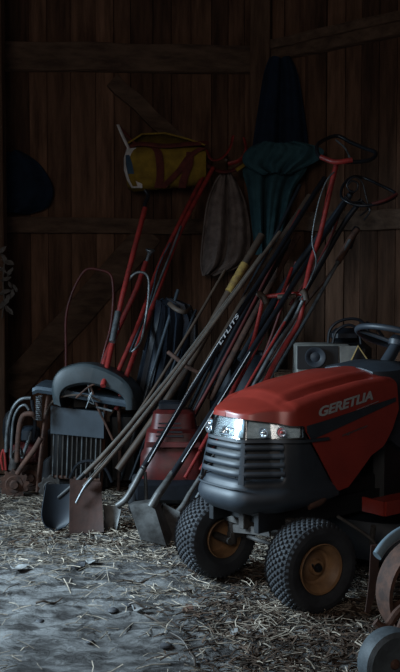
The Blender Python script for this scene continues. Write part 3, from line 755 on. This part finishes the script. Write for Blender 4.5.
# third grey pole
wire_tool('metal_pole', 'slim grey metal pole behind the mower nose, leaning up to the handles', 'pole', [('shaft', PP([(192,505,5.2),(240,430,5.4),(300,330,5.8),(350,240,6.1)]), .012, 'steel'), ('grip', PP([(338,262,6.03),(350,240,6.12),(357,230,6.16)]), .022, 'rust')])
for k, (l, r, m, lab) in enumerate([
    ([(155,478,5.3),(205,395,5.5),(255,300,5.8),(300,210,6.1)], .010, 'redd', 'dull red thin rod between the two black shovel shafts'),
    ([(185,478,5.2),(235,388,5.5),(272,318,5.7),(292,268,5.9)], .011, 'redp', 'red steel rod ending below the crossbar left of the mower handle'),
    ([(200,470,5.2),(242,395,5.4),(285,322,5.65)], .009, 'redp', 'short red rod just above the mower nose'),
    ([(95,470,5.4),(140,410,5.55),(190,330,5.8),(225,270,6.0)], .010, 'ash', 'slim dark wooden rod crossing above the red push mower'),
    ([(120,480,5.9),(150,380,6.0),(178,290,6.2)], .012, 'bluemetal', 'blue grey tube beside the navy tarp bundle'),
    ([(130,480,5.9),(168,380,6.0),(196,310,6.2)], .010, 'navy', 'dark navy tube in front of the tarp bundle'),
    ([(225,430,5.3),(268,350,5.6),(320,262,5.9),(340,212,6.0)], .011, 'steel', 'bare silver tube running under the red mower handle'),
    ([(165,470,5.6),(205,395,5.8),(245,320,6.0),(290,240,6.3)], .016, 'blackm', 'thick black tube behind the lettered hoe shaft'),
    ([(190,420,6.0),(235,330,6.2),(285,240,6.4),(325,178,6.6)], .020, 'blackm', 'thick black pipe passing behind the top of red mower handle'),
    ([(210,400,6.1),(262,300,6.2),(298,235,6.3)], .024, 'rust', 'stout rusty brown pipe in the middle of the stack'),
    ([(175,440,6.1),(222,340,6.3),(268,250,6.5),(300,185,6.7)], .013, 'navy', 'long navy tube slanting in front of the teal cloth'),
    ([(245,400,5.9),(272,335,6.0),(296,262,6.1)], .010, 'redd', 'dull red short rod right of the stout rusty pipe')]):
    solo(MB().tube(PP(l), r, 10, 5), 'long_rod', m, lab, 'rod', 'rods leaning in the stack')
# red bent mower handle with crossbar and loop
t = wire_tool('mower_handle', 'red tubular mower handle with white-wrapped crossbar and black grip loop on top', 'mower handle',
   [('side_tube', PP([(337,162,5.9),(329,195,5.85),(320,235,5.8),(311,262,5.75),(304,295,5.65),(299,322,5.6),(282,350,5.5),(256,400,5.3),(225,455,5.1)]), .017, 'redp'),
    ('side_tube', PP([(263,298,5.75),(258,322,5.7),(250,350,5.6),(228,400,5.4),(200,450,5.2)]), .013, 'redp'),
    ('crossbar', PP([(262,297,5.75),(272,296,5.73),(290,294,5.7),(305,294,5.65)]), .014, 'redp'),
    ('crossbar_wrap', PP([(278,297,5.69),(296,296,5.65)]), .017, 'ashp'),
    ('stay', PP([(303,300,5.62),(292,322,5.6),(272,352,5.5),(250,392,5.4)]), .012, 'steel'),
    ('cable', PP([(334,172,5.84),(326,182,5.82),(318,205,5.8),(312,240,5.78),(316,265,5.72),(300,300,5.6)]), .005, 'steel'),
    ('clamp', PP([(258,293,5.74),(263,297,5.72),(266,303,5.72)]), .020, 'ashp'),
    ('clamp', PP([(302,290,5.62),(305,294,5.62),(306,300,5.62)]), .022, 'ashp')])
lp = [P(x,y,d) for x,y,d in ((320,157,5.9),(317,146,5.98),(326,139,6.1),(338,136,6.15),(350,142,6.1),(364,148,6.0),(376,153,5.9),(370,160,5.84),(352,162,5.82),(335,161,5.84))]
MB().tube(lp, .013, 10, 4, closed=True).build('grip_loop', 'blackm', t)
MB().tube(PP([(321,157,5.86),(335,162,5.8),(352,160,5.8)]), .017, 10, 4).build('handle_bracket', 'redp', t)
MB().tube(PP([(336,140,6.1),(345,148,6.0),(350,158,5.85)]), .006, 8, 4).build('lever', 'steel', t)
# second handle with loop
t = wire_tool('mower_handle', 'dark mower handle with wide angular loop and coiled cable, lower right one', 'mower handle',
   [('side_tube', PP([(362,200,6.0),(345,222,6.0),(322,262,5.95),(300,300,5.9),(262,365,5.7),(225,425,5.5)]), .018, 'blackm'),
    ('side_tube', PP([(350,195,6.05),(330,222,6.05),(300,262,6.0),(275,300,5.9),(240,360,5.7)]), .022, 'navy'),
    ('cable', PP([(347,186,6.0),(352,181,6.0),(358,184,6.0),(356,191,6.0),(350,191,6.0),(347,184,6.0),(354,177,6.0),(362,182,6.0),(366,196,6.0),(368,208,6.0),(360,216,6.0)]), .006, 'blackm'),
    ('cable', PP([(345,196,5.95),(352,202,5.95),(362,202,5.95),(370,210,5.95),(364,220,5.95)]), .006, 'blackm')])
lp = [P(x,y,d) for x,y,d in ((342,198,6.0),(343,186,6.08),(352,177,6.15),(364,178,6.2),(380,185,6.1),(396,194,6.0),(388,201,5.95),(372,205,5.92),(356,205,5.94))]
MB().tube(lp, .010, 10, 4, closed=True).build('grip_loop', 'blackm', t)
MB().tube(PP([(372,204,5.92),(386,200,5.92),(397,194,5.95)]), .011, 10, 4).build('lever', 'redd', t)
MB().tube(PP([(338,216,5.98),(333,232,5.96),(318,262,5.9),(290,305,5.8)]), .009, 8, 4).build('stay', 'redd', t)
wire_tool('long_rod', 'brown rod with dark grip slanting in front of the right wall boards', 'rod', [('shaft', PP([(353,236,6.2),(345,254,6.15),(325,280,6.1),(305,305,6.0),(270,360,5.9)]), .011, 'rust'), ('grip', PP([(357,228,6.22),(353,236,6.2),(349,247,6.17)]), .024, 'blackm')], 'rods leaning in the stack')
# left red tools
wire_tool('red_pole', 'bright red steel pole with black clip at its top, leftmost red pole', 'pole',
   [('shaft', PP([(145,208,6.3),(124,290,6.0),(113,340,5.85),(103,386,5.6)]), .018, 'redp'),
    ('clip', PP([(144,212,6.3),(145,204,6.32),(148,196,6.35),(145,190,6.36)]), .014, 'blackm'),
    ('scuffed_sleeve', PP([(118,312,5.92),(112,342,5.80)]), .020, 'steel')])
wire_tool('red_lopper', 'red shaft with grey flared end cap beside the looped wire', 'lopper',
   [('shaft', PP([(146,262,6.35),(136,290,6.25),(120,325,6.15),(104,362,6.0),(98,400,5.9)]), .018, 'redp'),
    ('neck', PP([(146,264,6.35),(149,254,6.37)]), .012, 'steel')])
t = bpy.data.objects[-1] if False else None
mb = MB(); ctr = P(150,252,6.37); mb.lathe([(.010,-.03),(.016,-.01),(.035,.012),(.033,.018),(.006,.012)], ctr, V(.25,-.25,1), 18, True)
capo = mb.build('end_cap', 'steel', [o for o in COL.objects if o.name == 'red_lopper'][0])
solo(MB().tube(PP([(118,330,6.05),(121,300,6.05),(127,283,6.05),(136,273,6.05),(146,274,6.05),(149,285,6.05),(147,310,6.05),(141,340,6.0),(132,352,6.0)]), .009, 10, 5), 'wire_hoop', 'steel', 'looped grey metal wire bent over the red shafts', 'wire hoop')
solo(MB().tube(PP([(66,402,6.2),(66,350,6.2),(66,318,6.2),(71,296,6.2),(80,277,6.2),(88,269,6.2),(100,270,6.2),(110,274,6.2),(113,285,6.2),(113,305,6.2),(110,330,6.15),(104,352,6.1),(98,380,6.1)]), .009, 10, 5), 'red_hoop', 'redd', 'thin red metal hoop standing in front of the diagonal wall brace', 'hoop')
# pair of red shafts from the strap
wire_tool('red_fork', 'pair of parallel red steel shafts leaning up to the hanging red strap', 'fork handle',
   [('shaft', PP([(213,168,6.9),(180,232,6.6),(155,300,6.3),(128,372,5.9),(116,410,5.8)]), .017, 'redp'),
    ('shaft', PP([(203,176,6.9),(178,226,6.65),(158,268,6.5),(140,320,6.2),(118,372,6.0)]), .016, 'redp'),
    ('cable', PP([(181,226,6.58),(172,250,6.5),(158,285,6.35),(146,320,6.2),(134,352,6.0),(122,400,5.8)]), .008, 'steel'),
    ('cable', PP([(170,243,6.5),(158,268,6.4),(150,300,6.3),(130,352,6.05)]), .006, 'bluemetal')])
# navy tarp bundle, pail rim
rows = []
for y, xl, xr in ((300,158,172),(306,156,190),(320,152,196),(350,144,196),(390,136,184),(430,130,176),(480,126,174)):
    rows.append([P(xl+(xr-xl)*i/20, y+1.5*math.sin(i), 6.25)+V(0,-.10*math.sin(math.pi*i/20)-.022*math.sin(i*1.9+y*.01)+.16*((i in (0,20))*0), 0) for i in range(21)])
solo(MB().sheet(rows, .03), 'tarp_bundle', 'tarp', 'folded dark navy tarp bundle standing upright behind the red push mower', 'tarp')
solo(MB().tube(PP([(169,303,6.1),(176,309,6.02),(185,312,6.02),(190,309,6.1)]), .016, 10, 4, flat=.5), 'rope_piece', 'ashp', 'beige rim strip lying over the top of navy tarp', 'strip')
# dark barrel filling the space behind the shafts
q = G(225, 470); bar = thing('oil_drum', 'dark drum standing in the shadow behind the shafts', 'drum', (.35, 6.45, 0))
MB().lathe([(.02,.0),(.28,.0),(.285,.02),(.28,.03),(.28,.28),(.288,.30),(.28,.32),(.28,.6),(.288,.62),(.28,.64),(.28,.86),(.285,.88),(.27,.88),(.26,.86),(.02,.86)], (.35,6.45,0), (0,0,1), 40, True).build('drum_body', 'navy', bar)
MB().lathe([(.03,.86),(.03,.885),(.01,.885)], (.45,6.4,0), (0,0,1), 16, True).build('drum_cap', 'blackm', bar)
# ------------------------------------------------------------------ cloths
def drape(rows_px, d, amp, nf, m, name, label, cat, th=.012, n=36, wall_off=None, group=None, ph=0, tilt=0):
    rows = []; R_ = smooth_path([Vector((a,b,c)) for a,b,c in rows_px], 4)
    for k, q in enumerate(R_):
        y, xl, xr = q; row = []; t = k/(len(R_)-1)
        for i in range(n+1):
            u = i/n; px = xl+(xr-xl)*u
            base = P(px, y, d)
            fold = amp*(math.sin(u*nf*2*math.pi+ph+.6*math.sin(t*3))+.5*math.sin(u*nf*3.7*math.pi+t*2+ph))*(.4+.6*t)
            row.append(base+V(0, fold-.03-tilt*t, .006*math.sin(u*9+t*4)))
        rows.append(row)
    return MB().sheet(rows, th)
def hang(o_mb, name, m, label, cat, group='cloths hung on the wall'):
    return solo(o_mb, name, m, label, cat, group)
hang(drape([(174,221,231),(185,214,238),(205,207,246),(235,203,250),(255,201,247),(266,201,238),(272,202,224),(275,203,216)], 7.08, .055, 2.3, '', '', '', ''), 'hanging_cloth', 'taupe', 'taupe brown cloth hanging in folds under the red strap', 'cloth')
hang(drape([(150,262,306),(160,248,308),(172,243,304),(190,248,292),(222,252,284),(254,256,276)], 7.0, .045, 2.6, '', '', '', '', ph=1), 'hanging_cloth', 'teal', 'teal cloth hanging in the corner below the dark navy cloth', 'cloth')
hang(drape([(143,262,300),(149,250,322),(158,243,320),(166,246,306),(174,262,290)], 6.9, .03, 3, '', '', '', '', ph=2), 'draped_cloth', 'teal', 'bunched teal cloth draped sideways over the hanging teal cloth', 'cloth')
hang(drape([(58,270,290),(75,264,298),(110,258,304),(150,252,308),(165,250,300)], 7.15, .04, 2.2, '', '', '', '', ph=.5), 'hanging_cloth', 'navyc', 'dark navy cloth hanging high in the barn corner', 'cloth')
hang(drape([(152,2,20),(162,-6,38),(185,-10,52),(205,-10,48),(213,-8,30)], 6.98, .05, 1.2, '', '', '', ''), 'hanging_coat', 'navyc', 'dark blue coat hanging at far left above the rail', 'coat')
# red strap
t = thing('red_strap', 'red strap looped over a wall peg above the taupe cloth', 'strap', P(226,175,7.1))
MB().tube(PP([(203,150,7.02),(204,160,7.0),(212,168,6.98),(224,172,6.96),(238,168,6.98),(248,158,7.0),(250,150,7.0)]), .030, 10, 4, flat=.45).build('loop', 'redd', t)
MB().tube(PP([(206,150,7.0),(212,160,6.98),(222,158,6.98),(230,148,7.0),(233,136,7.05)]), .016, 10, 4, flat=.4).build('webbing', 'redp', t)
MB().tube(PP([(244,138,7.05),(246,150,7.0),(240,160,6.97),(228,164,6.96)]), .016, 10, 4, flat=.4).build('webbing', 'redp', t)
MB().tube([P(226,160,7.0), wallpt(226,156)], .012, 8, 1).build('peg', 'ash', t)
MB().tube(PP([(236,170,6.95),(246,163,6.95),(250,156,6.98)]), .02, 8, 4, flat=.5).build('yellow_tape', 'yellow', t)
# yellow bag
D = 6.95; bc = P(166,168,D)
bag = thing('duffel_bag', 'yellow canvas tool bag with maroon straps hung high on the wall', 'bag', P(166,190,D))
rows = []
st = [(127,150,186,.6),(128,147,189,.9),(134,145,191,1),(150,146,190,1),(168,147,189,1),(185,146,188,1),(200,147,184,.9),(206,150,178,.6)]
def bagsec(x, y0, y1, s, inf=0.0, n=28):
    a = P(x,y0-inf*120,D); b = P(x,y1+inf*120,D); c = (a+b)/2; h = (a-b).length/2
    return [c+V(0, (.13*s+inf)*math.copysign(abs(math.cos(t))**.75, math.cos(t)), h*math.copysign(abs(math.sin(t))**.7, math.sin(t))+.006*math.sin(x*.3+t*3)) for t in [2*math.pi*k/n for k in range(n)]]
MB().loft([bagsec(*a) for a in st]).build('bag_body', 'yellow', bag)
def strap_on(xs, m='maroon', w=.022):
    # a strap hugging the front of the bag: list of (px, py)
    pts = [P(x, y, D-.145) for x, y in xs]
    MB().tube(pts, w, 8, 4, flat=.28).build('bag_strap', m, bag)
for l in ([(152,146),(158,152),(160,165),(160,178),(158,188)], [(202,148),(190,156),(180,170),(170,180),(162,188)], [(190,152),(189,165),(184,178),(182,188)]):
    pts = [P(x, y, D-.15+.035*abs((y-168)/22)**3) for x, y in l]
    rows = []
    for i, p in enumerate(smooth_path(pts, 4)): rows.append([p+V(-.028,0,0), p+V(0,-.006,0), p+V(.028,0,0)])
    MB().sheet(rows, .008).build('bag_strap', 'maroon', bag)
MB().tube(PP([(126,148,D-.10),(140,144,D-.13),(165,146,D-.14),(190,144,D-.13),(208,143,D-.08)]), .022, 8, 5, flat=.6).build('top_hem', 'maroon', bag)
rows = [[P(x, y, D-.12+.11*j/5) for j in range(6)] for x, y in ((137,147),(148,137),(165,134),(185,139),(204,146))]
rows = [[P(x, y0+(147-y0)*(j/5)**2, D-.12+.2*j/5) for j in range(6)] for x, y0 in ((128,143),(142,134),(165,133),(188,139),(205,145))]
MB().sheet(rows, .012).build('top_flap', 'yellow', bag)
e = MB().sheet([[P(x,y,D-.13+.02*j) for j,x in enumerate(xs)] for y, xs in ((148,(127,132,137)),(158,(124,131,139)),(170,(124,132,141)),(180,(127,134,142)),(188,(132,137,142)))], .012).build('end_panel', 'white', bag)
MB().sheet([[P(x,y,D-.145+.02*j) for j,x in enumerate(xs)] for y, xs in ((155,(126,129)),(164,(126,132)),(174,(128,134)))], .01).build('blue_patch', 'blueb', e)
MB().sheet([[P(x,y,D-.145+.02*j) for j,x in enumerate(xs)] for y, xs in ((174,(128,134)),(180,(130,135)),(186,(133,137)))], .01).build('yellow_patch', 'yellow', e)
MB().tube(PP([(118,125,D-.1),(121,132,D-.12),(125,141,D-.13),(129,149,D-.13)]), .016, 8, 4, flat=.4).build('carry_strap', 'white', bag)
MB().tube(PP([(119,126,D-.08),(128,136,D-.1),(138,146,D-.12)]), .012, 8, 4, flat=.4).build('carry_strap', 'maroon', bag)
MB().tube([P(166,150,D), wallpt(166,146)], .012, 8, 1).build('peg', 'ash', bag)
# ------------------------------------------------------------------ right background: radio, black tank
D = 5.35
rd = thing('radio', 'pale boxy radio with round speaker standing behind the mower hood', 'radio', P(325,376,D))
def rbox(x0,x1,y0,y1,d,dp,m,nm,parent,bev=.15,skew=0):
    a = P((x0+x1)/2,(y0+y1)/2,d+dp/2); w = (P(x1,y0,d)-P(x0,y0,d)).x; h = (P(x0,y0,d)-P(x0,y1,d)).z
    return MB().box(a, (w, dp, h), Matrix.Rotation(R(skew),3,'Z'), bev).build(nm, m, parent)
rbox(294,348,343,376,D,.22,'cream','radio_body',rd,.1)
rbox(297,338,346,369,D-.008,.02,'black','speaker_panel',rd)
c = P(315,357,D-.016); MB().lathe([(.01,.018),(.03,.010),(.052,.022),(.060,.022),(.060,0)], c, (0,-1,0), 32, True).build('speaker', 'plast', rd)
rbox(300,336,371,374,D-.008,.02,'plast','tuning_scale',rd)
rbox(340,346,346,372,D-.008,.02,'bluemetal','button_panel',rd)
for k in range(3): c = P(343, 350+7*k, D-.02); MB().lathe([(.001,.018),(.009,.018),(.011,0)], c, (0,-1,0), 14, True).build('knob', 'cream', rd)
st_ = thing('workbench', 'dark wooden bench holding the radio behind the mower', 'bench', (P(335,400,D+.25).x, D+.25, 0))
zt = P(325,376,D).z
MB().box((P(350,400,D+.25).x, D+.22, zt-.022), (.95,.5,.04)).build('bench_top', 'beamv', st_)
for sx in (-.4,.4):
    for sy in (-.2,.2): MB().box((P(350,400,D+.25).x+sx, D+.22+sy, (zt-.045)/2), (.06,.06,zt-.045)).build('leg', 'beamv', st_)
tk = thing('portable_engine', 'small black engine with looping hoses standing on the bench behind the radio', 'engine', P(350,345,D+.3))
b0 = P(348,336,D+.3)
MB().box((b0.x,b0.y,zt+.10),(.28,.2,.20), None, .5).build('housing', 'black', tk)
MB().box((b0.x-.02,b0.y-.02,zt+.23),(.18,.16,.09), None, .7).build('tank', 'blackm', tk)
for l in ([(328,346,D+.15),(330,330,D+.15),(340,321,D+.15),(356,319,D+.15),(366,326,D+.15),(370,340,D+.15)], [(332,348,D+.12),(336,332,D+.12),(348,325,D+.12),(358,330,D+.12),(361,344,D+.12)], [(366,322,D+.2),(378,330,D+.2),(388,345,D+.2)]):
    MB().tube(PP(l), .009, 8, 5).build('hose', 'blackm', tk)
br = thing('metal_bracket', 'pale perforated bracket with brass-edged triangle beside the radio', 'bracket', P(358,368,5.1))
mb = MB(); mb.sheet([[P(x,y,5.1) for x in xs] for y, xs in ((346,(340,349,357)),(356,(340,348,354)),(368,(341,345,349)))], .01); mb.build('plate', 'cream', br)
MB().tube(PP([(348,368,5.05),(358,346,5.05),(372,366,5.05)]), .006, 6, 1).build('brass_edge', 'gold', br)
MB().sheet([[P(x,y,5.07) for x in xs] for y, xs in ((347,(357.5,358,358.5)),(358,(353,358,366)),(368,(349,358,372)))], .01).build('triangle_plate', 'blackm', br)
# ------------------------------------------------------------------ dried plant on the left post
dp = thing('dried_vine', 'dried grey leafy vine sprig caught on the left post', 'dried plant', P(4,318,6.4))
MB().tube(PP([(2,318,6.42),(4,300,6.4),(3,280,6.4),(5,255,6.4)]), .005, 6, 4).build('stem', 'leaf', dp)
rnd = random.Random(3)
for i, (x, y) in enumerate([(4,258),(8,262),(3,270),(6,279),(10,285),(15,288),(5,292),(12,294),(7,300),(3,304),(9,310),(2,250),(10,272)]):
    c = P(x,y,6.38+rnd.uniform(-.04,.04)); L = rnd.uniform(.035,.065); a = rnd.uniform(0,6.28); ux = V(math.cos(a), .3, math.sin(a)).normalized(); vx = ux.cross(V(.2,-1,.3)).normalized()
    rows = [[c+ux*L*(i_/5-.5)*1.6+vx*L*.6*w_*(1-(2*i_/5-1)**2)**.7*rnd.uniform(.6,1.2)+V(0,.01*rnd.uniform(-1,1),0) for w_ in (-.5,0,.5)] for i_ in range(6)]
    MB().sheet(rows, .003).build('leaf', 'leaf', dp)
for o in list(COL.objects):
    if '_w' in o: del o['_w']
# ------------------------------------------------------------------ light
w = bpy.data.worlds.new('world'); S.world = w; w.use_nodes = True
bg = w.node_tree.nodes['Background']; bg.inputs[0].default_value = (.45,.42,.46,1); bg.inputs[1].default_value = .04
def area(nm, loc, tgt, sx, sy, e, c, spread=180):
    l = bpy.data.lights.new(nm, 'AREA'); l.shape = 'RECTANGLE'; l.size = sx; l.size_y = sy; l.energy = e; l.color = c; l.spread = R(spread)
    o = bpy.data.objects.new(nm, l); COL.objects.link(o); o.location = loc
    o.rotation_euler = (Vector(tgt)-Vector(loc)).to_track_quat('-Z','Y').to_euler(); return o
area('side_door_daylight', (-3.0, 3.6, 1.9), (-.1, 4.3, .1), 1.0, 1.2, 84, (.62,.83,1.0), 85)
area('front_door_daylight', (-.9, -.6, 2.3), (.8, 6.0, 1.2), 1.6, 1.2, 15, (1.0,.91,.84), 110)
v = S.view_settings; v.view_transform = 'Standard'; v.look = 'None'; v.gamma = 1; v.use_curve_mapping = False; v.exposure = 0
